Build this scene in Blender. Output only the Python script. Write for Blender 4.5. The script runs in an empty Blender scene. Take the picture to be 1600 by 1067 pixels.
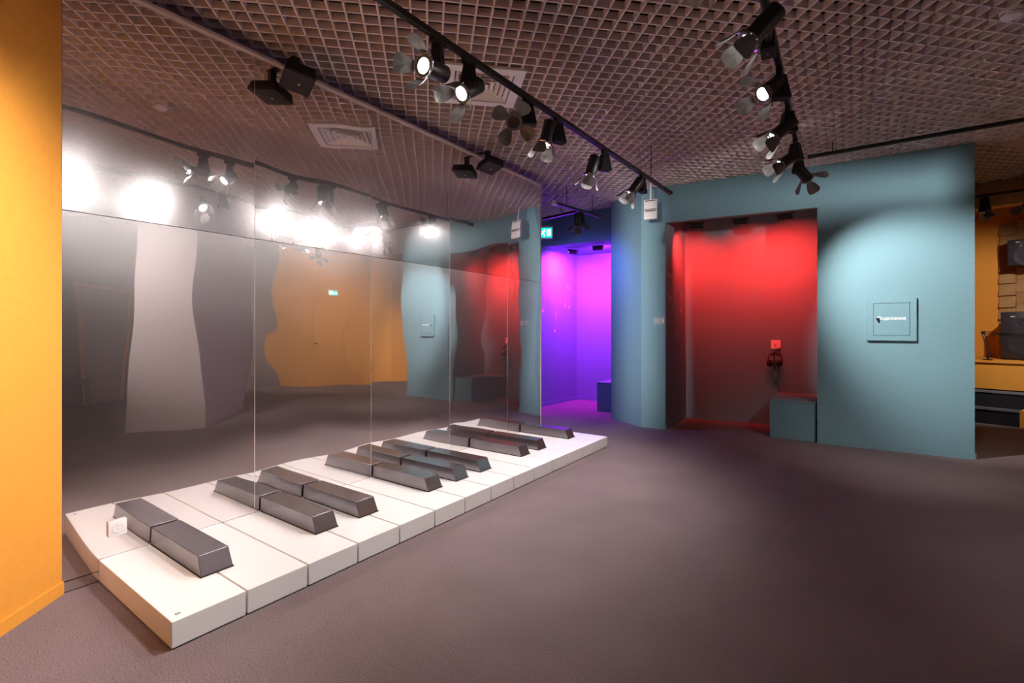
import bpy, bmesh, math, random
from mathutils import Vector, Matrix
random.seed(4)
C = bpy.context.scene.collection
SC = bpy.context.scene

# ------------------------------------------------------------------ camera, world, exposure
# World axes: +X runs along the mirror wall away from the camera, +Y into the mirror, Z up.
YAW = math.radians(35.437)
cd = bpy.data.cameras.new('camera'); cam = bpy.data.objects.new('camera', cd); C.objects.link(cam)
cam.location = (0, 0, 1.32)
cam.rotation_euler = (math.radians(90), 0, YAW - math.radians(90))
cd.sensor_width = 36; cd.lens = 756 / 1600 * 36
cd.shift_y = -(533.5 - 516) / 1600
cd.clip_start = 0.02
SC.camera = cam
w = bpy.data.worlds.new('world'); SC.world = w; w.use_nodes = True
w.node_tree.nodes['Background'].inputs[0].default_value = (0.5, 0.42, 0.42, 1)
w.node_tree.nodes['Background'].inputs[1].default_value = 0.02
SC.view_settings.view_transform = 'Standard'; SC.view_settings.look = 'None'
SC.view_settings.gamma = 1; SC.view_settings.use_curve_mapping = False
SC.view_settings.exposure = 1.58
cy = SC.cycles
cy.use_denoising = True; cy.max_bounces = 10; cy.diffuse_bounces = 6; cy.glossy_bounces = 6
cy.sample_clamp_indirect = 10; cy.caustics_reflective = True; cy.blur_glossy = 0.22
SPOT_W = 1.0      # master factor of every track spotlight

# ------------------------------------------------------------------ plan
ZC = 3.24                   # underside of the open-cell ceiling
YM = 3.24                   # mirror plane
MX0, MX1 = 0.667, 5.18
ZM = 3.135                  # top of the mirror
A_, B_, C_, D_ = (6.80, 3.007), (6.408, 2.393), (6.431, 2.068), (7.47, 2.112)
E_, F_ = (6.675, 0.372), (6.764, -0.985)
G_, H_ = (7.62, 1.002), (7.69, 0.372)

# ------------------------------------------------------------------ materials
def mat(name, col, rough=0.6, metal=0.0, spec=0.5, emit=None, estr=0.0, grain=0.0, gscale=200.0, bump=0.0, alpha=None):
    m = bpy.data.materials.new(name); m.use_nodes = True
    nt = m.node_tree; b = nt.nodes['Principled BSDF']
    b.inputs['Base Color'].default_value = (*col, 1)
    b.inputs['Roughness'].default_value = rough; b.inputs['Metallic'].default_value = metal
    b.inputs['Specular IOR Level'].default_value = spec
    if emit:
        b.inputs['Emission Color'].default_value = (*emit, 1); b.inputs['Emission Strength'].default_value = estr
    if grain or bump:
        tc = nt.nodes.new('ShaderNodeTexCoord'); nz = nt.nodes.new('ShaderNodeTexNoise')
        nz.inputs['Scale'].default_value = gscale; nz.inputs['Detail'].default_value = 3
        nt.links.new(tc.outputs['Object'], nz.inputs['Vector'])
        if grain:
            rp = nt.nodes.new('ShaderNodeValToRGB')
            rp.color_ramp.elements[0].position = 0.3; rp.color_ramp.elements[1].position = 0.7
            rp.color_ramp.elements[0].color = (*[c * (1 - grain) for c in col], 1)
            rp.color_ramp.elements[1].color = (*[min(1, c * (1 + grain)) for c in col], 1)
            nt.links.new(nz.outputs['Fac'], rp.inputs['Fac']); nt.links.new(rp.outputs['Color'], b.inputs['Base Color'])
        if bump:
            bp = nt.nodes.new('ShaderNodeBump'); bp.inputs['Strength'].default_value = bump; bp.inputs['Distance'].default_value = 0.002
            nt.links.new(nz.outputs['Fac'], bp.inputs['Height']); nt.links.new(bp.outputs['Normal'], b.inputs['Normal'])
    return m

def mirror_mat(name, haze, haze_rough, tint, sharp=0.02):
    m = bpy.data.materials.new(name); m.use_nodes = True; nt = m.node_tree
    nt.nodes.remove(nt.nodes['Principled BSDF']); out = nt.nodes['Material Output']
    g1 = nt.nodes.new('ShaderNodeBsdfAnisotropic'); g2 = nt.nodes.new('ShaderNodeBsdfAnisotropic')
    for g, r in ((g1, sharp), (g2, haze_rough)):
        g.inputs['Color'].default_value = (*tint, 1); g.inputs['Roughness'].default_value = r
    mx = nt.nodes.new('ShaderNodeMixShader'); mx.inputs[0].default_value = haze
    # faint wiping marks and scratches vary the haze a little
    tc = nt.nodes.new('ShaderNodeTexCoord'); nz = nt.nodes.new('ShaderNodeTexNoise')
    nz.inputs['Scale'].default_value = 1.7; nz.inputs['Detail'].default_value = 5; nz.inputs['Roughness'].default_value = 0.6
    mr = nt.nodes.new('ShaderNodeMapRange'); mr.inputs[1].default_value = 0.3; mr.inputs[2].default_value = 0.7
    mr.inputs[3].default_value = haze * 0.92; mr.inputs[4].default_value = haze * 1.08
    nt.links.new(tc.outputs['Object'], nz.inputs['Vector']); nt.links.new(nz.outputs['Fac'], mr.inputs[0])
    nt.links.new(mr.outputs[0], mx.inputs[0])
    nt.links.new(g1.outputs[0], mx.inputs[1]); nt.links.new(g2.outputs[0], mx.inputs[2]); nt.links.new(mx.outputs[0], out.inputs[0])
    return m

def carpet_mat():
    m = bpy.data.materials.new('carpet'); m.use_nodes = True; nt = m.node_tree; b = nt.nodes['Principled BSDF']
    tc = nt.nodes.new('ShaderNodeTexCoord')
    mp = nt.nodes.new('ShaderNodeMapping'); mp.inputs['Scale'].default_value = (1, 2.6, 1); mp.inputs['Rotation'].default_value = (0, 0, 0.62)
    n1 = nt.nodes.new('ShaderNodeTexNoise'); n1.inputs['Scale'].default_value = 170; n1.inputs['Detail'].default_value = 4; n1.inputs['Roughness'].default_value = 0.75
    n2 = nt.nodes.new('ShaderNodeTexNoise'); n2.inputs['Scale'].default_value = 2.2; n2.inputs['Detail'].default_value = 4
    r1 = nt.nodes.new('ShaderNodeValToRGB'); e = r1.color_ramp.elements
    e[0].position = 0.37; e[0].color = (0.050, 0.036, 0.038, 1); e[1].position = 0.65; e[1].color = (0.37, 0.274, 0.276, 1)
    r2 = nt.nodes.new('ShaderNodeMapRange'); r2.inputs[1].default_value = 0.3; r2.inputs[2].default_value = 0.7; r2.inputs[3].default_value = 0.92; r2.inputs[4].default_value = 1.07
    mu = nt.nodes.new('ShaderNodeMix'); mu.data_type = 'RGBA'; mu.blend_type = 'MULTIPLY'; mu.inputs[0].default_value = 1
    L = nt.links.new
    L(tc.outputs['Object'], mp.inputs[0]); L(mp.outputs[0], n1.inputs['Vector']); L(tc.outputs['Object'], n2.inputs['Vector'])
    L(n1.outputs['Fac'], r1.inputs[0]); L(n2.outputs['Fac'], r2.inputs[0]); L(r1.outputs[0], mu.inputs[6]); L(r2.outputs[0], mu.inputs[7])
    L(mu.outputs[2], b.inputs['Base Color']); b.inputs['Roughness'].default_value = 0.95; b.inputs['Specular IOR Level'].default_value = 0.15
    bp = nt.nodes.new('ShaderNodeBump'); bp.inputs['Strength'].default_value = 0.35; bp.inputs['Distance'].default_value = 0.003
    L(n1.outputs['Fac'], bp.inputs['Height']); L(bp.outputs[0], b.inputs['Normal'])
    return m

TEAL = (0.160, 0.290, 0.335)
M = dict(
    teal=mat('teal_paint', TEAL, 0.75, spec=0.25, grain=0.03, gscale=40),
    orange=mat('orange_paint', (0.80, 0.33, 0.045), 0.75, spec=0.25, grain=0.03, gscale=30),
    pinkgrey=mat('grey_paint', (0.42, 0.36, 0.36), 0.8, spec=0.2, grain=0.03, gscale=30),
    darkwall=mat('dark_wall_paint', (0.20, 0.16, 0.155), 0.8, spec=0.2),
    carpet=carpet_mat(),
    plenum=mat('plenum_paint', (0.035, 0.022, 0.018), 0.9, spec=0.1),
    grid=mat('ceiling_grid_paint', (0.80, 0.675, 0.65), 0.6, spec=0.3),
    white=mat('white_plastic', (0.86, 0.82, 0.81), 0.45),
    key=mat('white_key_laminate', (0.84, 0.815, 0.80), 0.38, spec=0.4),
    keyblack=mat('graphite_key_laminate', (0.27, 0.24, 0.255), 0.25, metal=0.92, grain=0.10, gscale=6),
    plinth=mat('dark_plinth', (0.02, 0.017, 0.016), 0.9),
    black=mat('black_metal', (0.012, 0.011, 0.012), 0.38, spec=0.5),
    matte=mat('matte_black', (0.016, 0.014, 0.015), 0.7, spec=0.3),
    door=mat('barn_door_metal', (0.14, 0.132, 0.132), 0.5, metal=0.1),
    chrome=mat('chrome', (0.75, 0.73, 0.72), 0.12, metal=1.0),
    lens=mat('lit_lens', (0.9, 0.9, 0.9), 0.3, emit=(1.0, 0.95, 0.92), estr=14),
    lensdim=mat('dim_lens', (0.9, 0.9, 0.9), 0.3, emit=(1.0, 0.95, 0.92), estr=14),
    lensoff=mat('unlit_lens', (0.16, 0.12, 0.11), 0.15, metal=0.6),
    red=mat('red_lens', (0.4, 0.02, 0.02), 0.3, emit=(1.0, 0.03, 0.02), estr=3),
    violet=mat('violet_lens', (0.2, 0.02, 0.4), 0.3, emit=(0.45, 0.05, 1.0), estr=3),
    trim=mat('white_trim_metal', (0.62, 0.52, 0.50), 0.4, spec=0.5),
    joint=mat('dark_joint', (0.02, 0.02, 0.02), 0.6),
    print_white=mat('white_print', (0.9, 0.9, 0.9), 0.6),
    print_dark=mat('dark_print', (0.03, 0.03, 0.03), 0.6),
    note=mat('pale_note_paint', (0.50, 0.44, 0.46), 0.8),
    signgreen=mat('exit_sign_green', (0.0, 0.25, 0.18), 0.4, emit=(0.0, 0.42, 0.33), estr=1.0),
    signwhite=mat('exit_sign_white', (0.9, 0.9, 0.9), 0.4, emit=(0.75, 1.0, 0.95), estr=1.6),
    acrylic=mat('plaque_acrylic', (0.30, 0.37, 0.42), 0.15),
    stepgrey=mat('stage_carpet', (0.010, 0.009, 0.010), 0.9),
    nosing=mat('step_nosing', (0.17, 0.17, 0.20), 0.5),
    foam=mat('acoustic_wood', (0.42, 0.22, 0.075), 0.7, grain=0.10, gscale=8),
    speaker=mat('speaker_vinyl', (0.030, 0.022, 0.026), 0.45),
    cone=mat('speaker_cone', (0.035, 0.03, 0.035), 0.3),
    extred=mat('extinguisher_red', (0.30, 0.015, 0.01), 0.35),
)
M['mirror_low'] = mirror_mat('mirror_film', 0.215, 0.32, (0.86, 0.81, 0.805))
M['mirror_up'] = mirror_mat('hazy_mirror_film', 0.22, 0.20, (0.86, 0.82, 0.82))

# ------------------------------------------------------------------ mesh helpers
def tv(v, mtx): return (mtx @ Vector(v)) if mtx is not None else Vector(v)
class MB:
    def __init__(s): s.bm = bmesh.new()
    def face(s, vs):
        try: return s.bm.faces.new(vs)
        except ValueError: return None
    def hull8(s, lo, hi, mtx=None):
        a = [s.bm.verts.new(tv(p, mtx)) for p in lo]; b = [s.bm.verts.new(tv(p, mtx)) for p in hi]; n = len(a)
        s.face(a[::-1]); s.face(b)
        for i in range(n): s.face([a[i], a[(i + 1) % n], b[(i + 1) % n], b[i]])
        return s
    def box(s, c, size, mtx=None):
        x, y, z = c; a, b, d = size[0] / 2, size[1] / 2, size[2] / 2
        q = [(x - a, y - b), (x + a, y - b), (x + a, y + b), (x - a, y + b)]
        return s.hull8([(u, v, z - d) for u, v in q], [(u, v, z + d) for u, v in q], mtx)
    def prism(s, poly, z0, z1, mtx=None):
        ar = sum(poly[i][0] * poly[(i + 1) % len(poly)][1] - poly[(i + 1) % len(poly)][0] * poly[i][1] for i in range(len(poly)))
        if ar < 0: poly = poly[::-1]
        return s.hull8([(x, y, z0) for x, y in poly], [(x, y, z1) for x, y in poly], mtx)
    def lathe(s, prof, n=24, mtx=None, cap=True):        # profile [(radius, z)] about local Z
        rings = []
        for r, z in prof:
            rings.append([s.bm.verts.new(tv((r * math.cos(2 * math.pi * i / n), r * math.sin(2 * math.pi * i / n), z), mtx)) for i in range(n)])
        for a, b in zip(rings, rings[1:]):
            for i in range(n): s.face([a[i], a[(i + 1) % n], b[(i + 1) % n], b[i]])
        if cap:
            s.face(rings[0][::-1]); s.face(rings[-1])
        return s
    def tube(s, pts, r, n=8):
        pts = [Vector(p) for p in pts]; rings = []
        up = Vector((0.13, 0.31, 0.94))
        for i, p in enumerate(pts):
            d = (pts[min(i + 1, len(pts) - 1)] - pts[max(i - 1, 0)]).normalized()
            u = d.cross(up)
            if u.length < 1e-3: u = d.cross(Vector((1, 0, 0)))
            u.normalize(); v = d.cross(u)
            rings.append([s.bm.verts.new(p + r * (math.cos(2 * math.pi * k / n) * u + math.sin(2 * math.pi * k / n) * v)) for k in range(n)])
        for a, b in zip(rings, rings[1:]):
            for k in range(n): s.face([a[k], a[(k + 1) % n], b[(k + 1) % n], b[k]])
        s.face(rings[0][::-1]); s.face(rings[-1]); return s
    def bevel(s, w, seg=2):
        bmesh.ops.bevel(s.bm, geom=s.bm.edges[:], offset=w, segments=seg, affect='EDGES', profile=0.5); return s
    def mesh(s, name, m, smooth=False):
        bmesh.ops.recalc_face_normals(s.bm, faces=s.bm.faces[:])
        me = bpy.data.meshes.new(name); s.bm.to_mesh(me); s.bm.free()
        for mm in (m if isinstance(m, (list, tuple)) else [m]): me.materials.append(mm)
        if smooth:
            for p in me.polygons: p.use_smooth = True
            try: me.set_sharp_from_angle(angle=math.radians(35))
            except Exception: pass
        return me
    def build(s, name, m, parent=None, smooth=False, loc=None):
        o = bpy.data.objects.new(name, s.mesh(name, m, smooth)); C.objects.link(o)
        if parent is not None: o.parent = parent
        if loc is not None: o.location = loc
        return o

def link(name, me, parent=None, mtx=None):
    o = bpy.data.objects.new(name, me); C.objects.link(o)
    if parent is not None: o.parent = parent
    if mtx is not None: o.matrix_basis = mtx
    return o
def tag(o, label=None, cat=None, group=None, kind=None):
    if label: o['label'] = label
    if cat: o['category'] = cat
    if group: o['group'] = group
    if kind: o['kind'] = kind
    return o
def empty(name, loc=(0, 0, 0), label=None, cat=None, group=None, rotz=0.0):
    o = bpy.data.objects.new(name, None); C.objects.link(o); o.location = loc; o.rotation_euler = (0, 0, rotz); o.empty_display_size = 0.1
    return tag(o, label, cat, group)
def struct(name, mb, m, label=None):
    o = mb.build(name, m); o['kind'] = 'structure'
    if label: o['label'] = label
    return o
def aim_mtx(d, up=(0, 0, 1)):                     # local -Z looks along d
    z = -Vector(d).normalized(); x = Vector(up).cross(z)
    if x.length < 1e-3: x = Vector((1, 0, 0))
    x.normalize(); y = z.cross(x)
    return Matrix((x, y, z)).transposed().to_4x4()
def frame(o, ex, ez=(0, 0, 1)):                   # local X along ex, Z up, Y = Z x X ; placed at o
    x = Vector(ex).normalized(); z = Vector(ez).normalized(); y = z.cross(x).normalized()
    m = Matrix((x, y, z)).transposed().to_4x4(); m.translation = Vector(o); return m
def strip(p, q, off, th):                         # plan rectangle along p->q, offset to the left by off..off+th
    dx, dy = q[0] - p[0], q[1] - p[1]; l = math.hypot(dx, dy); nx, ny = -dy / l, dx / l
    return [(p[0] + nx * off, p[1] + ny * off), (q[0] + nx * off, q[1] + ny * off), (q[0] + nx * (off + th), q[1] + ny * (off + th)), (p[0] + nx * (off + th), p[1] + ny * (off + th))]
def text_mesh(body, size, m, ext=0.0006, bold=0.0):
    cu = bpy.data.curves.new('lettering', 'FONT'); cu.body = body; cu.size = size; cu.extrude = ext; cu.offset = bold
    cu.align_x = 'CENTER'; cu.align_y = 'CENTER'
    t = bpy.data.objects.new('lettering_source', cu); C.objects.link(t)
    dg = bpy.context.evaluated_depsgraph_get(); me = bpy.data.meshes.new_from_object(t.evaluated_get(dg))
    bpy.data.objects.remove(t); bpy.data.curves.remove(cu); me.name = 'lettering'
    me.materials.clear(); me.materials.append(m); return me

# ------------------------------------------------------------------ floor and ceiling
fl = MB(); fl.box((4.5, -0.5, -0.05), (18, 13, 0.1)); struct('floor', fl, M['carpet'])
cl = MB(); cl.box((4.0, 0.0, 3.80), (18, 14, 0.1)); ceiling = struct('ceiling', cl, M['plenum'])
PITCH, BW, BH = 0.0976, 0.0105, 0.048
GX0, GX1, GY0, GY1 = -1.75, 8.95, -4.4, 4.6
def blade_family(sx, sy):
    # blades along direction d=(sx,sy)/sqrt2, spaced along normal n
    d = Vector((sx, sy)).normalized(); n = Vector((-d.y, d.x))
    cs = [Vector((x, y)).dot(n) for x in (GX0, GX1) for y in (GY0, GY1)]
    k0, k1 = math.ceil(min(cs) / PITCH), math.floor(max(cs) / PITCH)
    for k in range(k0, k1 + 1):
        c = k * PITCH + 0.02; t0, t1 = -1e9, 1e9
        for ax, lo, hi in ((0, GX0, GX1), (1, GY0, GY1)):
            p = n[ax] * c; a, b = (lo - p) / d[ax], (hi - p) / d[ax]
            t0, t1 = max(t0, min(a, b)), min(t1, max(a, b))
        if t1 - t0 < 0.2: continue
        m = MB(); q = n * c + d * t0; r = n * c + d * t1
        m.prism(strip((q.x, q.y), (r.x, r.y), -BW / 2, BW), ZC, ZC + BH)
        m.build('grid_blade', M['grid'], ceiling)
blade_family(1, 1); blade_family(1, -1)

# ------------------------------------------------------------------ walls
OD = Vector((-0.737, -0.676))                      # orange wall direction, from the mirror back towards the camera side
op0 = (0.667, 3.24); op1 = (0.667 + OD.x * 1.35, 3.24 + OD.y * 1.35)
wl = MB(); wl.prism(strip(op0, op1, -0.14, 0.14), 0, ZC); wall_left = struct('wall_left', wl, M['orange'])
bb = MB(); bb.prism(strip(op0, op1, 0.0, 0.010), 0, 0.062); struct('baseboard_left', bb, M['orange'])
# teal end wall: pier between the niches, headers, right-hand block, niche backs
p = MB(); p.prism([A_, B_, C_, D_, (8.36, 2.13), (8.36, 3.05), (7.05, 3.11)], 0, ZC); wall_pier = struct('wall_pier', p, M['teal'])
h1 = MB(); h1.prism([(7.05, 3.11), (8.36, 3.05), (8.36, 4.45), (7.05, 4.43)], 2.745, ZC); struct('wall_violet_niche_top', h1, M['teal'])
b1 = MB(); b1.prism([(8.244, 4.352), (8.352, 3.05), (8.5, 3.05), (8.5, 4.5), (8.25, 4.5)], 0, 2.745); wall_vb = struct('wall_violet_niche_back', b1, M['teal'])
l1 = MB(); l1.prism([(4.6, 4.52), (7.056, 4.427), (8.244, 4.352), (8.25, 4.6), (4.6, 4.66)], 0, ZC + 0.1); wall_vl = struct('wall_violet_niche_left', l1, M['teal'])
h2 = MB(); h2.prism([C_, E_, (6.755, 0.372), (6.511, 2.072)], 2.755, ZC); h2.prism([(6.511, 2.072), (6.755, 0.372), H_, (7.9, 0.372), (7.9, 2.12), D_], 3.0, ZC); struct('wall_red_niche_top', h2, M['teal'])
b2 = MB(); b2.prism([D_, G_, (7.90, 1.0), (7.90, 2.12)], 0, 3.0); struct('wall_red_niche_back', b2, M['teal'])
b3 = MB(); b3.prism([(7.585, 1.19), (7.605, 1.00), H_, (7.9, 0.372), (7.9, 1.19)], 0, 3.0); struct('wall_red_niche_panel', b3, M['teal'])
r2 = MB(); r2.prism([E_, F_, (7.9, -0.985), (7.9, 0.372)], 0, ZC); wall_right = struct('wall_right', r2, M['teal'])
def baseboard(name, pts, h=0.062, th=0.010):
    m = MB()
    for a, b in zip(pts, pts[1:]): m.prism(strip(a, b, 0.0, th), 0, h)
    return struct(name, m, M['teal'])
baseboard('baseboard_pier', [D_, C_, B_, A_])
baseboard('baseboard_right', [(6.785, -0.995), (6.764, -0.985), E_])
baseboard('baseboard_red_niche', [G_, D_])
baseboard('baseboard_red_niche_panel', [(7.605, 1.00), (7.585, 1.19)])
baseboard('baseboard_violet_niche', [(8.352, 3.05), (8.244, 4.352), (7.056, 4.427), (5.4, 4.49)])
# rooms behind the camera, seen only in the mirror
pk = MB(); pk.prism([(2.24, -1.20), (2.90, -0.77), (3.92, -1.67), (3.26, -2.35)], 0, ZC); struct('wall_column', pk, M['pinkgrey'])
ro = MB(); ro.prism(strip((7.97, -2.80), (5.55, -5.45), 0.0, 0.15), 0, ZC); wall_ro = struct('wall_rear_orange', ro, M['orange'])
r3 = MB(); r3.prism(strip((9.05, -2.30), (7.97, -2.80), 0.0, 0.15), 0, ZC); struct('wall_rear_orange_return', r3, M['orange'])
bk = MB(); bk.prism([(-1.9, -4.35), (5.9, -4.35), (5.9, -4.5), (-1.9, -4.5)], 0, ZC); struct('wall_rear', bk, M['darkwall'])
bl = MB(); bl.prism([(-1.77, 1.05), (-1.77, -4.4), (-1.92, -4.4), (-1.92, 1.05)], 0, ZC); struct('wall_rear_left', bl, M['darkwall'])
# outer shell that closes the plenum and the studio
sh = MB()
for q in ([(-3, 4.66), (9.6, 4.66), (9.6, 4.8), (-3, 4.8)], [(-3, -5.9), (13.0, -5.9), (13.0, -5.75), (-3, -5.75)], [(-3.1, -5.9), (-2.95, -5.9), (-2.95, 4.8), (-3.1, 4.8)]): sh.prism(q, 0, 3.75)
struct('wall_outer', sh, M['darkwall'])

# ------------------------------------------------------------------ mirror wall
mw = MB(); mw.prism([(MX0 - 0.05, YM + 0.012), (MX1, YM + 0.012), (MX1, YM + 0.07), (MX0 - 0.05, YM + 0.07)], 0, ZM); wall_mirror = struct('wall_mirror', mw, M['joint'])
SEAMX = [MX0, 1.62, 2.562, 3.505, 4.465, MX1]
SEAMZ = [0.003, 0.055, 1.925, ZM]
def wave(x, z, i, j):
    a = 0.00085 * math.sin(5.1 * x + 1.9 * i + 1.3 * math.sin(2.3 * z + i)) + 0.0006 * math.sin(8.7 * x - 3.7 * z + 2.2 * i + j)
    a += 0.0006 * math.sin(6.3 * z + 2.0 * x + 1.7 * i) + 0.00035 * math.sin(13.0 * z + 9.0 * x * math.sin(1.3 * i + 0.4) + j)
    return a
def panel(i, j):
    x0, x1, z0, z1 = SEAMX[i] + 0.0015, SEAMX[i + 1] - 0.0015, SEAMZ[j] + 0.0016, SEAMZ[j + 1] - 0.0016
    nx = 40; nz = 2 if j == 0 else 60; m = MB(); g = []
    for b in range(nz + 1):
        row = []
        for a in range(nx + 1):
            x = x0 + (x1 - x0) * a / nx; z = z0 + (z1 - z0) * b / nz
            d = 0.0 if j == 0 else wave(x, z, i, j)
            if j:
                ex = min(x - x0, x1 - x) / 0.09; d += 0.0012 * math.exp(-ex * ex) * math.sin(3.1 * z + i)
                if j == 1 and i == 0:               # the first sheet bows near its outer edge
                    t = max(0.0, 1 - (x - x0) / 0.30); d += 0.005 * t * t
            row.append(m.bm.verts.new((x, YM + d, z)))
        g.append(row)
    for b in range(nz):
        for a in range(nx): m.face([g[b][a], g[b][a + 1], g[b + 1][a + 1], g[b + 1][a]])
    bk = []
    o = m.build('mirror_panel', M['mirror_up'] if j == 2 else M['mirror_low'], wall_mirror, smooth=True)
    return o
for i in range(5):
    for j in range(3): panel(i, j)
for x in SEAMX[1:-1]:
    s = MB(); s.box((x, YM + 0.004, (ZM) / 2), (0.0026, 0.008, ZM - 0.01)); s.build('panel_joint', M['trim'], wall_mirror)
s = MB(); s.box((MX1 - 0.002, YM + 0.004, ZM / 2), (0.005, 0.02, ZM)); s.build('edge_strip', M['trim'], wall_mirror)
s = MB(); s.box(((MX0 + MX1) / 2, YM - 0.004, ZM + 0.011), (MX1 - MX0, 0.034, 0.022)); s.bevel(0.002, 1); t = s.build('trim_1', M['trim']); t['kind'] = 'structure'

# ------------------------------------------------------------------ piano keys
KX0, KW, KYF, KZ = 0.806, 0.30629, 2.297, 0.1165
ORD = 'first second third fourth fifth sixth seventh eighth ninth tenth eleventh twelfth thirteenth fourteenth'.split()
kb = MB(); kb.box((0, 0, 0), (KW - 0.009, YM - 0.003 - KYF, KZ - 0.006)); kb.bevel(0.003, 2)
kme = kb.mesh('white_key_body', M['key'])
kp = MB(); kp.box((0, 0, 0), (KW - 0.035, YM - 0.02 - KYF, 0.006)); kpm = kp.mesh('plinth', M['plinth'])
for i in range(14):
    cx = KX0 + KW * (i + 0.5); cyy = (KYF + YM - 0.003) / 2
    if i == 0: lab = 'white piano key platform nearest the orange wall, tiny dark mark on its corner'
    elif i == 13: lab = 'last white piano key platform, at the far end beside the violet niche'
    else: lab = '%s white piano key platform counted from the orange wall' % ORD[i]
    t = empty('white_key', (cx, cyy, 0), lab, 'piano key', 'giant white piano keys along the mirror')
    link('key_body', kme, t, Matrix.Translation((0, 0, KZ / 2 + 0.003)))
    link('plinth', kpm, t, Matrix.Translation((0, 0, 0.003)))
    if i == 0:
        mk = MB()
        for (x, y, a, b) in ((-0.007, 0.002, 0.004, 0.011), (-0.003, 0.008, 0.010, 0.004), (0.005, 0.004, 0.005, 0.012), (0.011, -0.001, 0.003, 0.006), (-0.003, -0.006, 0.008, 0.003)):
            mk.box((x, y, 0), (a, b, 0.0006))
        mk.build('printed_mark', M['print_dark'], t, loc=(-KW / 2 + 0.045, KYF - cyy + 0.05, KZ + 0.0002))
BKW, BKH = 0.150, 0.094
def black_key_mesh():
    m = MB(); y0, y1 = 2.592, YM - 0.012; ins = 0.004
    lo = [(-BKW / 2, y0), (BKW / 2, y0), (BKW / 2, y1), (-BKW / 2, y1)]
    hi = [(-BKW / 2 + ins, y0 + 0.042), (BKW / 2 - ins, y0 + 0.042), (BKW / 2 - ins, y1), (-BKW / 2 + ins, y1)]
    m.hull8([(x, y, 0.004) for x, y in lo], [(x, y, BKH) for x, y in hi]); m.bevel(0.0024, 2); return m.mesh('black_key_body', M['keyblack'])
bme = black_key_mesh()
be = MB()
for a, b in (((-BKW / 2 - .002, 2.590), (BKW / 2 + .002, 2.590)),): be.box((0, (2.588 + YM - 0.012) / 2, 0.003), (BKW + 0.005, YM - 0.012 - 2.588, 0.005))
beme = be.mesh('base_plate', M['plinth'])
for n, i in enumerate((1, 3, 4, 6, 7, 8, 10, 11, 13)):
    lab = '%s dark graphite raised piano key counted from the orange wall' % ORD[n]
    if n == 0: lab = 'dark graphite raised piano key nearest the orange wall, below the white socket'
    if n == 8: lab = 'farthest dark graphite raised piano key, tinted violet beside the mirror end'
    t = empty('black_key', (KX0 + KW * i, 0, KZ + 0.0005), lab, 'piano key', 'giant dark piano keys along the mirror')
    link('key_body', bme, t); link('base_plate', beme, t)

# ------------------------------------------------------------------ wall socket on the mirror
so = empty('wall_socket', (0.888, YM - 0.001, 0.262), 'white square power socket on the mirror above the first keys', 'socket')
m = MB(); m.box((0, -0.008, 0), (0.082, 0.014, 0.082)); m.bevel(0.004, 2); m.build('plate', M['white'], so, True)
R90 = Matrix.Rotation(math.pi / 2, 4, 'X')
m = MB(); m.lathe([(0.024, 0.0), (0.024, 0.002), (0.020, 0.002), (0.0185, -0.003), (0.001, -0.003)], 28, Matrix.Translation((0, -0.0155, 0)) @ R90); m.build('socket_well', M['white'], so, True)
m = MB()
for z in (-0.009, 0.009): m.lathe([(0.0026, 0), (0.0026, 0.002)], 10, Matrix.Translation((0, -0.0135, z)) @ R90)
m.build('pin_hole', M['print_dark'], so)

# ------------------------------------------------------------------ lighting tracks
def track(name, p, q, label, wdt=0.036, hgt=0.034, hang=(0.2,)):
    t = empty(name, ((p[0] + q[0]) / 2, (p[1] + q[1]) / 2, p[2]), label, 'lighting track')
    d = Vector((q[0] - p[0], q[1] - p[1], q[2] - p[2])); L = d.length; ang = math.atan2(d.y, d.x)
    mt = Matrix.Rotation(ang, 4, 'Z')
    m = MB(); m.box((0, 0, hgt / 2), (L, wdt, hgt), mt); m.bevel(0.003, 1); m.build('rail', M['black'], t)
    m = MB(); m.box((0, 0, 0.0006), (L - 0.01, wdt * 0.35, 0.0022), mt); m.build('conductor_slot', M['matte'], t)
    m = MB(); m.box((L / 2, 0, hgt / 2), (0.03, wdt + 0.004, hgt + 0.004), mt); m.build('end_cap', M['black'], t)
    m = MB(); m.box((-L / 2, 0, hgt / 2), (0.03, wdt + 0.004, hgt + 0.004), mt); m.build('end_cap', M['black'], t)
    for x in hang:
        pt = mt @ Vector((x - L / 2, 0, 0)); m = MB()
        m.tube([(pt.x, pt.y, hgt), (pt.x, pt.y, ZC + 0.06 - p[2])], 0.004, 6); m.build('hanger', M['black'], t)
    return t
TZ = 2.885
T1 = ((-0.4, 1.90, TZ), (5.60, 1.745, TZ)); T2 = ((-0.2, 0.29, TZ), (5.06, 0.42, TZ))
track('lighting_track', *T1, 'long black lighting track in front of the mirror carrying six spotlights', hang=(0.3, 5.4))
track('lighting_track', *T2, 'black lighting track at the right carrying spotlights aimed at the mirror', hang=(0.3, 1.4))
track('lighting_track', (5.94, 0.40, 3.12), (5.98, -2.2, 3.12), 'thin black track under the ceiling along the teal right wall top')
tj = track('lighting_track', (5.40, 3.165, 2.945), (6.42, 3.02, 2.945), 'short black T-shaped track with white end before the violet niche', hang=(0.25, 0.85))
m = MB(); m.prism(strip((6.12 - 5.91, 3.95 - 3.0925), (5.955 - 5.91, 3.115 - 3.0925), -0.018, 0.036), 0, 0.034); m.build('cross_rail', M['black'], tj)
m = MB(); m.box((5.385 - 5.91, 3.167 - 3.0925, 0.012), (0.05, 0.05, 0.06), Matrix.Identity(4)); m.bevel(0.008, 2); m.build('feed_box', M['white'], tj)
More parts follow.
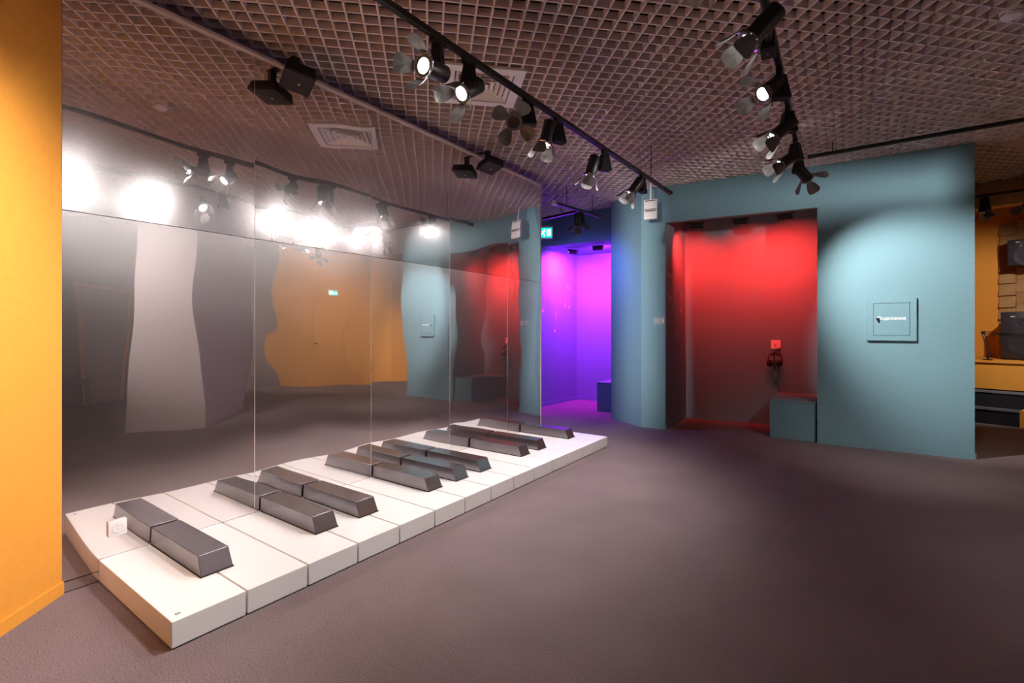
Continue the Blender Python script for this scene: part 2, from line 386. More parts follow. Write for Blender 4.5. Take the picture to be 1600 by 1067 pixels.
m = MB(); m.tube([(-0.36, 0.06, 0.0), (-0.33, 0.09, -0.05), (-0.25, 0.12, -0.06), (-0.20, 0.14, 0.0)], 0.004, 6); m.build('cable', M['black'], tj)

# ------------------------------------------------------------------ spotlights
HR = 0.046
def head_meshes():
    d = {}
    m = MB(); m.lathe([(0.030, 0.075), (HR - 0.004, 0.072), (HR, 0.066), (HR, -0.066), (HR + 0.002, -0.068), (HR + 0.002, -0.085), (HR - 0.006, -0.085), (HR - 0.010, -0.070)], 28); d['lamp_head'] = m.mesh('lamp_head', M['black'], True)
    m = MB(); m.lathe([(HR + 0.006, -0.084), (HR + 0.008, -0.090), (HR + 0.008, -0.098), (HR + 0.002, -0.100), (HR - 0.007, -0.098), (HR - 0.007, -0.084)], 28, cap=False); d['front_ring'] = m.mesh('front_ring', M['door'], True)
    for key, mm in (('lens', 'lens'), ('lensdim', 'lensdim'), ('lensoff', 'lensoff')):
        m = MB(); m.lathe([(HR - 0.008, -0.078), (HR - 0.010, -0.072), (HR * 0.5, -0.070), (0.002, -0.069)], 24); d[key] = m.mesh('lens', M[mm], True)
    m = MB(); m.lathe([(0.018, 0.075), (0.016, 0.083), (0.002, 0.084)], 16); d['back_knob'] = m.mesh('back_knob', M['black'], True)
    # leaf-shaped barn door: hinge at origin, leaf extends along -Z (forward), width along X
    pts = [(-0.023, 0.0), (-0.036, -0.028), (-0.047, -0.060), (-0.050, -0.082), (-0.042, -0.101), (-0.022, -0.110), (0.022, -0.110), (0.042, -0.101), (0.050, -0.082), (0.047, -0.060), (0.036, -0.028), (0.023, 0.0)]
    m = MB(); lo = []; hi = []
    def bow(x): return 0.009 - 4.6 * x * x
    lo = [(x, bow(x) - 0.0010, z) for x, z in pts]; hi = [(x, bow(x) + 0.0010, z) for x, z in pts]
    bm = m.bm; a = [bm.verts.new(v) for v in lo]; b = [bm.verts.new(v) for v in hi]; n = len(a)
    ca = bm.verts.new((0, bow(0) - 0.001, -0.05)); cb = bm.verts.new((0, bow(0) + 0.001, -0.05))
    for i in range(n):
        j = (i + 1) % n; bm.faces.new([a[i], a[j], ca]); bm.faces.new([b[j], b[i], cb]); bm.faces.new([a[i], b[i], b[j], a[j]])
    d['barn_door'] = m.mesh('barn_door', M['door'])
    m = MB(); m.box((0, 0.004, -0.002), (0.030, 0.006, 0.014)); m.lathe([(0.0045, -0.022), (0.0045, 0.022)], 8, Matrix.Translation((0, 0.004, 0.006)) @ Matrix.Rotation(math.pi / 2, 4, 'Y')); d['hinge_clip'] = m.mesh('hinge_clip', M['chrome'])
    return d
HM = head_meshes()
def gear_mesh():
    m = MB(); q0 = [(-0.058, -0.034), (0.058, -0.034), (0.058, 0.034), (-0.058, 0.034)]; q1 = [(-0.030, -0.024), (0.034, -0.024), (0.034, 0.024), (-0.030, 0.024)]
    m.hull8([(x, y, -0.172) for x, y in q0], [(x, y, -0.029) for x, y in q1]); m.bevel(0.004, 1); return m.mesh('gear_box', M['matte'])
GM = gear_mesh()
m = MB(); m.box((0, 0, -0.0155), (0.10, 0.034, 0.025)); AM = m.mesh('track_adaptor', M['black'])
m = MB(); m.lathe([(0.007, 0), (0.007, 0.010), (0.004, 0.014)], 10); SM = m.mesh('thumb_screw', M['chrome'], True)
SPOTCOL = (1.0, 0.945, 0.92)
def spotlight(attach, lens, aim, label, state='lens', watt=60, angle=52, blend=0.6, doors=(40, 42, 38, 44), yaw=None, roll=0.0, soft=0.03, group='black track spotlights with barn doors', col=SPOTCOL):
    aim = Vector(aim).normalized(); ax, ay, az = attach
    t = empty('track_spotlight', attach, label, 'spotlight', group)
    hc = Vector(lens) + aim * -0.09 - Vector(attach)          # head centre
    side = Vector((hc.x, hc.y, 0)); ln = side.length
    gy = math.atan2(side.y, side.x) if yaw is None else yaw
    mt = Matrix.Rotation(gy, 4, 'Z')
    link('track_adaptor', AM, t, Matrix.Rotation(0.03, 4, 'Z')); link('gear_box', GM, t, mt)
    gb = mt @ Vector((0.0, 0, -0.125))
    link('thumb_screw', SM, t, Matrix.Translation(mt @ Vector((0.02, 0, -0.185))))
    back = hc - aim * 0.03
    a = MB(); a.tube([gb, gb + (back - gb) * 0.5 + Vector((0, 0, -0.004)), back], 0.014, 8); a.build('arm', M['black'], t, True)
    hm = aim_mtx(aim); hm = hm @ Matrix.Rotation(roll, 4, 'Z'); hm.translation = hc
    head = link('lamp_head', HM['lamp_head'], t, hm)
    link('front_ring', HM['front_ring'], head)
    link('lens', HM[state], head); link('back_knob', HM['back_knob'], head)
    for k in range(4):
        rz = Matrix.Rotation(k * math.pi / 2, 4, 'Z')
        link('barn_door', HM['barn_door'], head, rz @ Matrix.Translation((0, HR + 0.010, -0.100)) @ Matrix.Rotation(math.radians(doors[k]), 4, 'X'))
        link('hinge_clip', HM['hinge_clip'], head, rz @ Matrix.Translation((0, HR + 0.006, -0.096)))
    if watt:
        ld = bpy.data.lights.new('spot_beam', 'SPOT'); ld.energy = watt * SPOT_W; ld.color = col
        ld.spot_size = math.radians(angle); ld.spot_blend = blend; ld.shadow_soft_size = soft
        lo = bpy.data.objects.new('spot_beam', ld); C.objects.link(lo); lo.parent = head; lo.location = (0, 0, -0.092)
    return t
def on(T, x):
    (x0, y0, z0), (x1, y1, z1) = T; f = (x - x0) / (x1 - x0); return (x, y0 + (y1 - y0) * f, z0)
# main track, near to far
spotlight(on(T1, 1.895), (1.774, 1.819, 2.685), (-0.93, -0.04, -0.16), 'lit spotlight nearest on the mirror track, lens ring turned left', 'lens', 80, 60, 1.0, doors=(34, 38, 40, 36), roll=0.25)
spotlight(on(T1, 2.145), (2.083, 1.833, 2.672), (-0.80, 0.13, -0.59), 'brightest spotlight, glaring lens before the square ceiling vent', 'lens', 95, 82, 0.9, roll=0.45, doors=(6, 42, 38, 44))
spotlight(on(T1, 2.745), (2.620, 1.848, 2.70), (-0.69, -0.45, -0.57), 'unlit spotlight facing the camera with four dark open leaves', 'lensoff', 0, doors=(55, 58, 52, 60), roll=0.6)
spotlight(on(T1, 3.135), (3.050, 1.870, 2.70), (-0.06, 0.22, -0.97), 'spotlight pointing straight down, fourth on the mirror track', 'lens', 36, 100, 0.6, doors=(25, 30, 25, 30))
spotlight(on(T1, 3.910), (3.800, 1.876, 2.665), (-0.02, 0.30, -0.95), 'spotlight tilted down with bright inside leaves, fifth on mirror track', 'lens', 34, 100, 0.6, doors=(22, 26, 22, 26), roll=0.5)
spotlight(on(T1, 4.760), (4.590, 1.817, 2.680), (-0.22, 0.54, -0.81), 'last spotlight on the mirror track with two white lit leaves', 'lens', 34, 100, 0.6, doors=(24, 28, 24, 26), roll=0.4)
# right track, near to far
spotlight(on(T2, 1.35), (1.20, 0.40, 2.70), (-0.22, 0.85, -0.46), 'spotlight aimed at the mirror, outside the picture nearest the camera', 'lens', 24, 66, 1.0)
spotlight(on(T2, 2.02), (1.90, 0.44, 2.69), (-0.28, 0.74, -0.60), 'spotlight outside the picture whose glare fills the first mirror sheet', 'lens', 36, 66, 1.0)
spotlight(on(T2, 2.735), (2.487, 0.404, 2.678), (-0.15, 0.70, -0.70), 'large dark spotlight at the upper right edge of the picture', 'lensdim', 15, 70, 1.0, doors=(22, 24, 20, 24), roll=0.4)
spotlight(on(T2, 3.315), (3.240, 0.454, 2.740), (-0.62, 0.52, -0.59), 'spotlight on the right track with glowing round lens visible', 'lens', 22, 84, 0.8, doors=(50, 30, 36, 40))
spotlight(on(T2, 3.900), (3.870, 0.474, 2.690), (-0.20, 0.74, -0.64), 'third spotlight on the right track, white leaf facing left', 'lens', 13, 100, 0.6, doors=(22, 24, 20, 24), roll=0.5)
spotlight(on(T2, 4.590), (4.575, 0.511, 2.700), (-0.30, 0.80, -0.52), 'spotlight tilted left before the teal wall, two white leaves', 'lens', 8, 100, 0.6, doors=(22, 26, 22, 24), roll=0.3)
spotlight(on(T2, 4.985), (5.100, 0.360, 2.690), (0.79, -0.43, -0.50), 'spotlight at the track end aimed right at the hint box', 'lens', 142, 60, 0.85, doors=(48, 52, 46, 50), roll=0.5)
# unseen rear track, plus extra lamps on both other tracks, added to brighten walls
T3 = ((3.95, -1.16, TZ), (5.15, -1.30, TZ))
track('lighting_track', *T3, 'short black track added outside the picture to hold fill spotlights', hang=(0.1, 1.1))  # added track, holds only fill lamps
spotlight(on(T3, 4.10), (4.15, -1.08, 2.69), (0.673, 0.314, -0.669), 'outside the picture, added fill spotlight aimed low at the teal bench and right wall', 'lensdim', 52, 66, 1.0, doors=(-24, -20, 50, -8), soft=0.02)  # added wash for the low teal surfaces
spotlight(on(T3, 4.58), (4.63, -1.10, 2.69), (0.845, 0.528, 0.087), 'outside the picture, added fill spotlight with slit leaves aimed high along the teal lintel', 'lensdim', 78, 84, 0.8, doors=(-29.5, 55, -29.0, -3), soft=0.012)  # added wash, leaves cut it to the lintel band
spotlight(on(T1, 0.72), (0.60, 1.93, 2.69), (5.90, 0.63, -1.10), 'outside the picture, added narrow fill spotlight aimed along the mirror at the teal pier', 'lensdim', 520, 40, 1.0, doors=(50, -31.0, 50, -29.5), soft=0.004)  # added beam, leaves keep it on the pier
spotlight(on(T1, 0.24), (0.14, 1.98, 2.69), (0.30, 0.78, -0.80), 'outside the picture, added fill spotlight aimed down the orange wall beside the mirror', 'lensdim', 34, 78, 1.0, doors=(50, 55, 50, 55))  # added to brighten the orange strip by the mirror
spotlight(on(T3, 5.06), (5.12, -1.40, 2.69), (0.45, -0.80, -0.40), 'outside the picture, added fill spotlight aimed at the orange rear wall', 'lensdim', 75, 90, 1.0, doors=(50, 55, 50, 55))  # added to brighten the reflected orange wall and give bounce
spotlight(on(T2, 0.45), (0.55, 0.26, 2.69), (0.78, -0.48, -0.40), 'outside the picture, added fill spotlight aimed at the grey column', 'lensdim', 110, 60, 1.0, doors=(50, 55, 50, 55))  # added to brighten the column seen in the mirror
# violet niche track
spotlight((5.985, 3.085, 2.945), (5.90, 3.09, 2.76), (0.60, 0.22, -0.76), 'single spotlight hanging before the violet niche', 'lensdim', 32, 130, 1.0, doors=(55, 58, 55, 58), col=(0.12, 0.18, 1.0))

# ------------------------------------------------------------------ niche floodlights
def flood(loc, aim, label, name, lens, col, watt, group, spread=120, drop=0.07, L=0.17):
    t = empty(name, loc, label, 'floodlight', group)
    aim = Vector(aim).normalized(); hm = aim_mtx(aim); hm.translation = (0, 0, -drop)
    m = MB(); m.box((0, 0, -0.0015), (0.05, L + 0.06, 0.003)); m.build('ceiling_plate', M['black'], t)
    for s in (-1, 1):
        m = MB(); m.tube([(0, s * (L / 2 + 0.012), -0.003), (0, s * (L / 2 + 0.014), -drop * 0.5), (0, s * (L / 2 + 0.014), -drop)], 0.004, 6); m.build('bracket_arm', M['black'], t)
    m = MB(); m.box((0, 0, 0.012), (L, 0.055, 0.036)); m.bevel(0.005, 2); h = m.build('housing', M['black'], t); h.matrix_basis = hm
    m = MB(); m.box((0, 0, -0.0075), (L - 0.02, 0.042, 0.003)); m.build('lens', M[lens], h)
    m = MB()
    for y in (-0.028, 0.028): m.box((0, y, -0.014), (L, 0.003, 0.024))
    m.build('visor', M['black'], h)
    m = MB(); m.lathe([(0.006, -0.004), (0.006, 0.004)], 8, Matrix.Translation((L * 0.3, -0.032, 0.01)) @ R90); m.build('thumb_screw', M['chrome'], h)
    ld = bpy.data.lights.new('flood_beam', 'AREA'); ld.shape = 'RECTANGLE'; ld.size, ld.size_y = L - 0.02, 0.04; ld.color = col; ld.energy = watt; ld.spread = math.radians(spread)
    lo = bpy.data.objects.new('flood_beam', ld); C.objects.link(lo); lo.parent = h; lo.location = (0, 0, -0.012)
    return t
RED = (1.0, 0.022, 0.018)
RG = 'black floodlights under the red niche lintel'
RA = (0.80, 0, -0.62)
flood((6.74, 1.76, 3.0), (0.70, 0.32, -0.62), 'black floodlight under the red niche lintel at its left end', 'niche_floodlight', 'red', RED, 6, RG, 95, 0.27)
flood((6.80, 1.22, 3.0), RA, 'middle black floodlight under the red niche lintel', 'niche_floodlight', 'red', RED, 5.2, RG, 95, 0.27)
flood((6.84, 0.72, 3.0), RA, 'black floodlight under the red niche lintel near the hint wall', 'niche_floodlight', 'red', RED, 6, RG, 95, 0.27)
VG = 'small dark floodlights under the violet niche ceiling'
flood((7.40, 3.98, 2.745), (0.25, 0.50, -0.83), 'small dark floodlight by the left wall of the violet niche', 'niche_floodlight', 'violet', (0.50, 0.020, 1.0), 30, VG, 150)
flood((7.30, 3.46, 2.745), (0.72, 0.10, -0.68), 'small dark floodlight above the bench of the violet niche', 'niche_floodlight', 'violet', (0.85, 0.03, 1.0), 27, VG, 150)

# ------------------------------------------------------------------ ceiling fittings
v = empty('ceiling_vent', (2.955, 2.39, ZC), 'white square ceiling vent with nested louvres above the mirror track', 'vent', rotz=math.radians(45))
S = 0.595
m = MB()
for k in range(4):
    r = Matrix.Rotation(k * math.pi / 2, 4, 'Z'); o, n = S / 2, S / 2 - 0.075
    m.hull8([(-o, -o, -0.022), (o, -o, -0.022), (n, -n, -0.024), (-n, -n, -0.024)], [(-o, -o, -0.001), (o, -o, -0.001), (n, -n, -0.001), (-n, -n, -0.001)], r)
m.build('frame', M['white'], v)
for q in range(5):
    o = S / 2 - 0.085 - q * 0.042; n = o - 0.027
    for k in range(4):
        r = Matrix.Rotation(k * math.pi / 2, 4, 'Z'); m = MB()
        m.hull8([(-o, -o, -0.018), (o, -o, -0.018), (n, -n, 0.008), (-n, -n, 0.008)], [(-o, -o, -0.015), (o, -o, -0.015), (n, -n, 0.011), (-n, -n, 0.011)], r); m.build('louvre', M['white'], v)
m = MB(); m.box((0, 0, 0.085), (S - 0.02, S - 0.02, 0.08)); m2 = m.build('duct_box', M['plenum'], v)
def detector(loc, label):
    t = empty('smoke_detector', loc, label, 'smoke detector')
    m = MB(); m.lathe([(0.055, 0.0), (0.057, -0.012), (0.057, -0.014)], 28); m.build('base', M['white'], t, True)
    m = MB(); m.lathe([(0.050, -0.014), (0.055, -0.020), (0.053, -0.034), (0.044, -0.046), (0.018, -0.052), (0.002, -0.053)], 28); m.build('cover', M['white'], t, True)
    m = MB()
    for k in range(4):
        a = math.pi / 2 * k + 0.4
        m.tube([(0.0545 * math.cos(a + s * 0.12), 0.0545 * math.sin(a + s * 0.12), -0.029) for s in range(-4, 5)], 0.0022, 6)
    m.build('sensor_slot', M['print_dark'], t)
detector((4.10, -0.76, ZC), 'white round smoke detector on the grid at the upper right corner')
detector((1.60, 1.72, ZC), 'white round smoke detector seen only as a reflection in the mirror')
# speakers on top of the mirror
def top_speaker(x, label):
    t = empty('wall_speaker', (x, 3.07, 2.985), label, 'speaker', 'small black speakers on the mirror top')
    R = Matrix.Rotation(-0.36, 4, 'Z') @ Matrix.Rotation(0.15, 4, 'Y') @ Matrix.Rotation(-0.12, 4, 'X')
    m = MB(); q0 = [(-0.10, -0.12), (0.10, -0.12), (0.10, 0.12), (-0.10, 0.12)]; q1 = [(-0.085, -0.115), (0.085, -0.115), (0.085, 0.10), (-0.085, 0.10)]
    m.hull8([(a, b, 0.0) for a, b in q0], [(a, b, 0.075) for a, b in q1], R); m.bevel(0.008, 2); m.build('cabinet', M['matte'], t)
    m = MB(); m.box((0, 0, -0.0012), (0.182, 0.222, 0.003), R); m.build('grille', M['speaker'], t)
    m = MB(); m.box((0.012, 0.005, -0.0035), (0.013, 0.013, 0.002), R); m.build('badge', M['print_white'], t)
    m = MB(); m.box((0.0, 0.085, 0.176), (0.05, 0.17, 0.006)); m.box((0.0, 0.03, 0.125), (0.04, 0.04, 0.10)); m.build('bracket', M['black'], t)
top_speaker(1.817, 'black box speaker on the mirror top nearer the orange wall')
top_speaker(3.921, 'black box speaker on the mirror top nearer the violet niche')
# emergency light boxes before the teal wall
t = empty('emergency_light', (6.20, 2.19, 2.90), 'white double emergency light box hanging by the teal pier', 'emergency light', rotz=math.radians(-90 + 10))
for z in (0.062, -0.070):
    m = MB(); m.box((0, 0, z), (0.165, 0.055, 0.125)); m.bevel(0.005, 2); h = m.build('housing', M['white'], t, True)
    m = MB(); m.box((0, -0.0285, z + 0.045), (0.13, 0.002, 0.012)); m.build('lens_slot', M['joint'], h)
m = MB(); m.lathe([(0.012, 0.12), (0.012, 0.36)], 12); m.build('hanging_tube', M['white'], t, True)
m = MB(); m.box((0, 0.0, -0.004), (0.15, 0.05, 0.01)); m.build('joint', M['joint'], t)
# exit signs
def exit_sign(loc, rotz, label, big=False):
    t = empty('exit_sign', loc, label, 'exit sign', rotz=rotz)
    m = MB(); m.box((0, 0, 0), (0.30, 0.05, 0.17)); m.bevel(0.006, 2); m.build('housing', M['white'], t, True)
    m = MB(); m.box((0, -0.0265, -0.008), (0.275, 0.004, 0.13)); m.build('panel', M['signgreen'], t)
    m = MB(); m.box((0.095, -0.0295, -0.008), (0.045, 0.002, 0.085)); m.build('door_symbol', M['signwhite'], t)
    m = MB()
    y = -0.0295
    m.lathe([(0.011, 0), (0.011, 0.002)], 12, Matrix.Translation((0.035, y + 0.001, 0.030)) @ R90)
    for a, b, wd in (((0.03, 0.018), (0.015, -0.015), 0.014), ((0.015, -0.015), (0.038, -0.035), 0.010), ((0.038, -0.035), (0.030, -0.062), 0.009), ((0.015, -0.015), (-0.008, -0.035), 0.010), ((-0.008, -0.035), (-0.030, -0.033), 0.009), ((0.028, 0.014), (0.055, 0.002), 0.008), ((0.028, 0.014), (0.004, 0.008), 0.008)):
        dx, dz = b[0] - a[0], b[1] - a[1]; L = math.hypot(dx, dz); nx, nz = -dz / L * wd / 2, dx / L * wd / 2
        lo = [(a[0] + nx, y - 0.001, a[1] + nz), (b[0] + nx, y - 0.001, b[1] + nz), (b[0] - nx, y - 0.001, b[1] - nz), (a[0] - nx, y - 0.001, a[1] - nz)]
        m.hull8(lo, [(p[0], p[1] + 0.002, p[2]) for p in lo])
    m.build('running_figure', M['signwhite'], t)
    m = MB(); m.box((-0.085, y, -0.01), (0.07, 0.002, 0.016)); m.hull8([(-0.12, y - 0.001, 0.015), (-0.12, y - 0.001, -0.035), (-0.145 + 0.01, y - 0.001, -0.01)], [(-0.12, y + 0.001, 0.015), (-0.12, y + 0.001, -0.035), (-0.135, y + 0.001, -0.01)]); m.build('arrow', M['signwhite'], t)
    return t
t = exit_sign((5.62, 3.50, 2.655), math.radians(-58), 'small green exit sign half hidden behind the mirror end')
m = MB(); m.tube([(0, 0, 0.085), (0, 0, ZC + 0.05 - 2.655)], 0.005, 6); m.build('hanging_rod', M['white'], t)
OR = Vector((5.55 - 7.97, -5.45 + 2.80)).normalized()           # direction along the rear orange wall
def rear(s, off=0.0): return (7.97 + OR.x * s - OR.y * off * -1 * -1, -2.80 + OR.y * s + OR.x * off)
nrm = Vector((OR.y, -OR.x))                                       # wall's room-side normal
if nrm.dot(Vector((-1, 1))) < 0: nrm = -nrm
ra = math.atan2(nrm.y, nrm.x) + math.pi / 2
ex = Vector((7.97, -2.80)) + OR * 1.45 + nrm * 0.03
exit_sign((ex.x, ex.y, 2.16), ra, 'lit exit sign over the orange door, seen in the mirror')
dr = empty('door_1', (ex.x - nrm.x * 0.03, ex.y - nrm.y * 0.03, 0)); dr['kind'] = 'structure'; dr.rotation_euler = (0, 0, ra)
m = MB(); m.box((0, -0.012, 1.0), (0.92, 0.02, 1.98)); m.build('leaf', M['orange'], dr)
m = MB()
for x in (-0.49, 0.49): m.box((x, -0.015, 1.02), (0.05, 0.03, 2.04))
m.box((0, -0.015, 2.03), (1.03, 0.03, 0.05)); m.build('frame', M['orange'], dr)
m = MB(); m.lathe([(0.012, 0), (0.012, 0.05)], 10, Matrix.Translation((0.40, -0.02, 1.0)) @ R90); m.box((0.35, -0.075, 1.0), (0.12, 0.014, 0.018)); m.build('handle', M['chrome'], dr)
fe = Vector((7.97, -2.80)) + OR * 0.55 + nrm * 0.13
t = empty('fire_extinguisher', (fe.x, fe.y, 0.0), 'dark red fire extinguisher standing at the orange rear wall, seen mirrored', 'fire extinguisher')
m = MB(); m.lathe([(0.075, 0.0), (0.08, 0.01), (0.08, 0.36), (0.07, 0.41), (0.03, 0.45), (0.025, 0.47)], 20); m.build('cylinder', M['extred'], t, True)
m = MB(); m.lathe([(0.02, 0.47), (0.02, 0.51)], 12); m.box((0.03, 0, 0.515), (0.11, 0.025, 0.012)); m.box((0.035, 0, 0.545), (0.12, 0.02, 0.01)); m.build('valve_handle', M['black'], t)
m = MB(); m.tube([(0.02, 0, 0.50), (0.08, 0.02, 0.47), (0.10, 0.03, 0.35), (0.085, 0.03, 0.2)], 0.010, 8); m.build('hose', M['black'], t, True)
# doorway and low table on the far rear wall (reflected at the mirror's left edge)
dd = empty('door_2', (2.55, -4.35, 0)); dd['kind'] = 'structure'
m = MB(); m.box((0, 0.005, 1.05), (0.86, 0.02, 2.1)); m.build('leaf', M['pinkgrey'], dd)
m = MB()
for x in (-0.48, 0.48): m.box((x, 0.02, 1.08), (0.09, 0.05, 2.16))
m.box((0, 0.02, 2.17), (1.05, 0.05, 0.09)); m.build('frame', M['orange'], dd)
tb = empty('low_table', (1.62, -3.72, 0), 'low dark table with thin legs, seen only in the mirror', 'table')
m = MB(); m.box((0, 0, 0.50), (0.9, 0.5, 0.03)); m.build('tabletop', M['darkwall'], tb)
for sx in (-1, 1):
    for sy in (-1, 1):
        m = MB(); m.tube([(sx * 0.38, sy * 0.18, 0.485), (sx * 0.42, sy * 0.21, 0.0)], 0.014, 8); m.build('leg', M['black'], tb)

# ------------------------------------------------------------------ niche benches
def bench(corners, h, label, group='teal box benches in the listening niches'):
    cx = sum(p[0] for p in corners) / 4; cyy = sum(p[1] for p in corners) / 4
    q = [(x - cx, y - cyy) for x, y in corners]
    t = empty('niche_bench', (cx, cyy, 0), label, 'bench', group)
    def shrink(k): return [(x * k, y * k) for x, y in q]
    m = MB(); m.prism(shrink(0.988), 0, h - 0.024); m.bevel(0.002, 1); m.build('box_body', M['teal'], t)
    m = MB(); m.prism(q, h - 0.021, h); m.bevel(0.002, 1); m.build('seat_top', M['teal'], t)
    m = MB(); m.prism(shrink(0.98), h - 0.0245, h - 0.0205); m.build('joint', M['joint'], t)
bench([(6.714, 0.876), (6.722, 0.386), (7.60, 0.386), (7.60, 0.876)], 0.466, 'teal box bench in the red niche under the headphones')
bench([(7.235, 3.452), (7.275, 3.112), (8.28, 3.068), (8.26, 3.452)], 0.475, 'teal box bench in the violet niche')

# ------------------------------------------------------------------ headphones and plate in the red niche
PX = 7.612
fr = frame((7.611, 0.912, 1.123), (0.11, -0.99, 0))            # local X to the right along the wall, local Y points into the wall
pl = empty('headphone_plate', (0, 0, 0), 'small white sign plate on the red niche wall above headphones', 'sign plate'); pl.matrix_basis = fr
m = MB(); m.box((0, -0.007, 0), (0.122, 0.008, 0.122)); m.bevel(0.002, 1); m.build('plate', M['white'], pl)
m = MB(); m.box((-0.006, -0.0115, 0.000), (0.022, 0.001, 0.006)); m.box((-0.006, -0.0115, -0.010), (0.014, 0.001, 0.008)); m.hull8([(-0.010, -0.012, -0.022), (0.004, -0.012, -0.022), (0.002, -0.012, -0.040), (-0.006, -0.012, -0.036)], [(-0.010, -0.011, -0.022), (0.004, -0.011, -0.022), (0.002, -0.011, -0.040), (-0.006, -0.011, -0.036)]); m.build('printed_mark', M['print_dark'], pl)
m = MB(); m.tube([(0.045, -0.008, -0.050), (0.035, -0.055, -0.060), (0.0, -0.075, -0.085), (-0.012, -0.085, -0.095)], 0.009, 8); m.build('hook', M['black'], pl, True)
hp = empty('headphones', (0, 0, 0), 'black headphones hanging on a hook below the white plate', 'headphones'); hp.matrix_basis = frame((7.611, 0.912, 0.92), (0.11, -0.99, 0)) @ Matrix.Translation((-0.012, -0.075, 0))
arc = [(0.082 * math.cos(math.radians(a)), 0, 0.095 * math.sin(math.radians(a))) for a in range(-20, 201, 10)]
m = MB()
for y in (-0.010, 0.010): m.tube([(x, y, z) for x, _, z in arc], 0.006, 8)
m.build('headband', M['black'], hp, True)
m = MB(); m.tube([(0.055 * math.cos(math.radians(a)), 0.0, 0.095 * math.sin(math.radians(a)) - 0.016) for a in range(40, 141, 10)], 0.010, 8); m.build('band_pad', M['matte'], hp, True)
for s in (-1, 1):
    m = MB(); R = Matrix.Translation((s * 0.055, 0, -0.055)) @ Matrix.Rotation(s * 0.35, 4, 'Y') @ Matrix.Rotation(math.pi / 2, 4, 'Y') @ Matrix.Rotation(0.6, 4, 'X')
    m.lathe([(0.020, -0.030), (0.040, -0.026), (0.044, -0.010), (0.044, 0.008), (0.036, 0.022), (0.020, 0.024)], 20, R); e = m.build('ear_cup', M['matte'], hp, True)
    m = MB(); m.tube([(s * 0.077, 0, -0.03), (s * 0.085, 0.015, -0.045), (s * 0.070, 0.02, -0.06)], 0.006, 6); m.build('yoke', M['black'], hp, True)
m = MB(); m.tube([(-0.006, -0.01, 0.09), (-0.006, 0.0, 0.0), (0.0, 0.0, -0.16)], 0.009, 8); m.build('cable_grip', M['black'], hp, True)
m = MB()
m.tube([(-0.03, 0.02, -0.16), (-0.028, 0.03, -0.21), (0.012, 0.035, -0.30), (0.055, 0.03, -0.40), (0.068, 0.02, -0.452)], 0.003, 6)
m.tube([(0.045, 0.02, -0.09), (0.048, 0.03, -0.18), (0.030, 0.035, -0.27), (-0.010, 0.03, -0.36), (-0.020, 0.02, -0.452)], 0.003, 6)
m.build('cable', M['black'], hp, True)

# ------------------------------------------------------------------ hint box on the right wall
ew = Vector((F_[0] - E_[0], F_[1] - E_[1], 0)).normalized()
hb = empty('hint_box', (0, 0, 0), 'square teal wall box with a small door and white lettering', 'wall box'); hb.matrix_basis = frame((6.720, -0.3095, 1.44), ew)
# local X to the right, local -Y out of the wall
fw, ih, iw, ih2 = 0.426, 0.466, 0.318, 0.355
m = MB()
for c, s in (((0, 0.206), (fw, 0.054)), ((0, -0.206), (fw, 0.054)), ((-0.186, 0), (0.054, 0.358)), ((0.186, 0), (0.054, 0.358))):
    m.box((c[0], -0.016, c[1]), (s[0], 0.032, s[1]))
m.build('frame', M['teal'], hb)
m = MB(); m.box((0, -0.006, 0), (0.318, 0.012, 0.358)); m.build('recess', M['joint'], hb)
m = MB(); m.box((0.0, -0.025, 0.0), (0.311, 0.012, 0.350)); m.bevel(0.0015, 1); dj = m.build('door', M['teal'], hb)
lt = link('lettering', text_mesh('Подсказка', 0.048, M['print_white'], 0.0006, 0.0003), dj, Matrix.Translation((0.0, -0.0318, 0.010)) @ R90)
m = MB(); m.lathe([(0.010, 0), (0.011, 0.012), (0.006, 0.018)], 14, Matrix.Translation((-0.125, -0.031, 0.008)) @ R90); m.box((-0.117, -0.046, -0.004), (0.015, 0.012, 0.034), Matrix.Rotation(0.0, 4, 'Y')); m.build('knob', M['black'], dj)
# plaque by the red niche
pq = empty('info_plaque', (0, 0, 0), 'small clear plaque on the teal pier left of the red niche', 'plaque'); dv = Vector((C_[0] - B_[0], C_[1] - B_[1], 0)).normalized()
pq.matrix_basis = frame((6.4255, 2.152, 1.447), dv)
m = MB(); m.box((0, -0.004, 0), (0.145, 0.004, 0.095)); m.build('plate', M['acrylic'], pq)
m = MB()
for k, (x0, wd) in enumerate(((-0.025, 0.075), (-0.025, 0.070), (-0.030, 0.060))): m.box((x0, -0.0064, 0.022 - 0.013 * k), (wd, 0.0008, 0.005))
m.build('printed_lines', M['note'], pq)
m = MB(); m.lathe([(0.008, 0), (0.008, 0.001)], 12, Matrix.Translation((0.052, -0.006, 0.022)) @ R90); m.box((0.052, -0.0065, -0.006), (0.012, 0.001, 0.032)); m.build('hand_symbol', M['print_white'], pq)

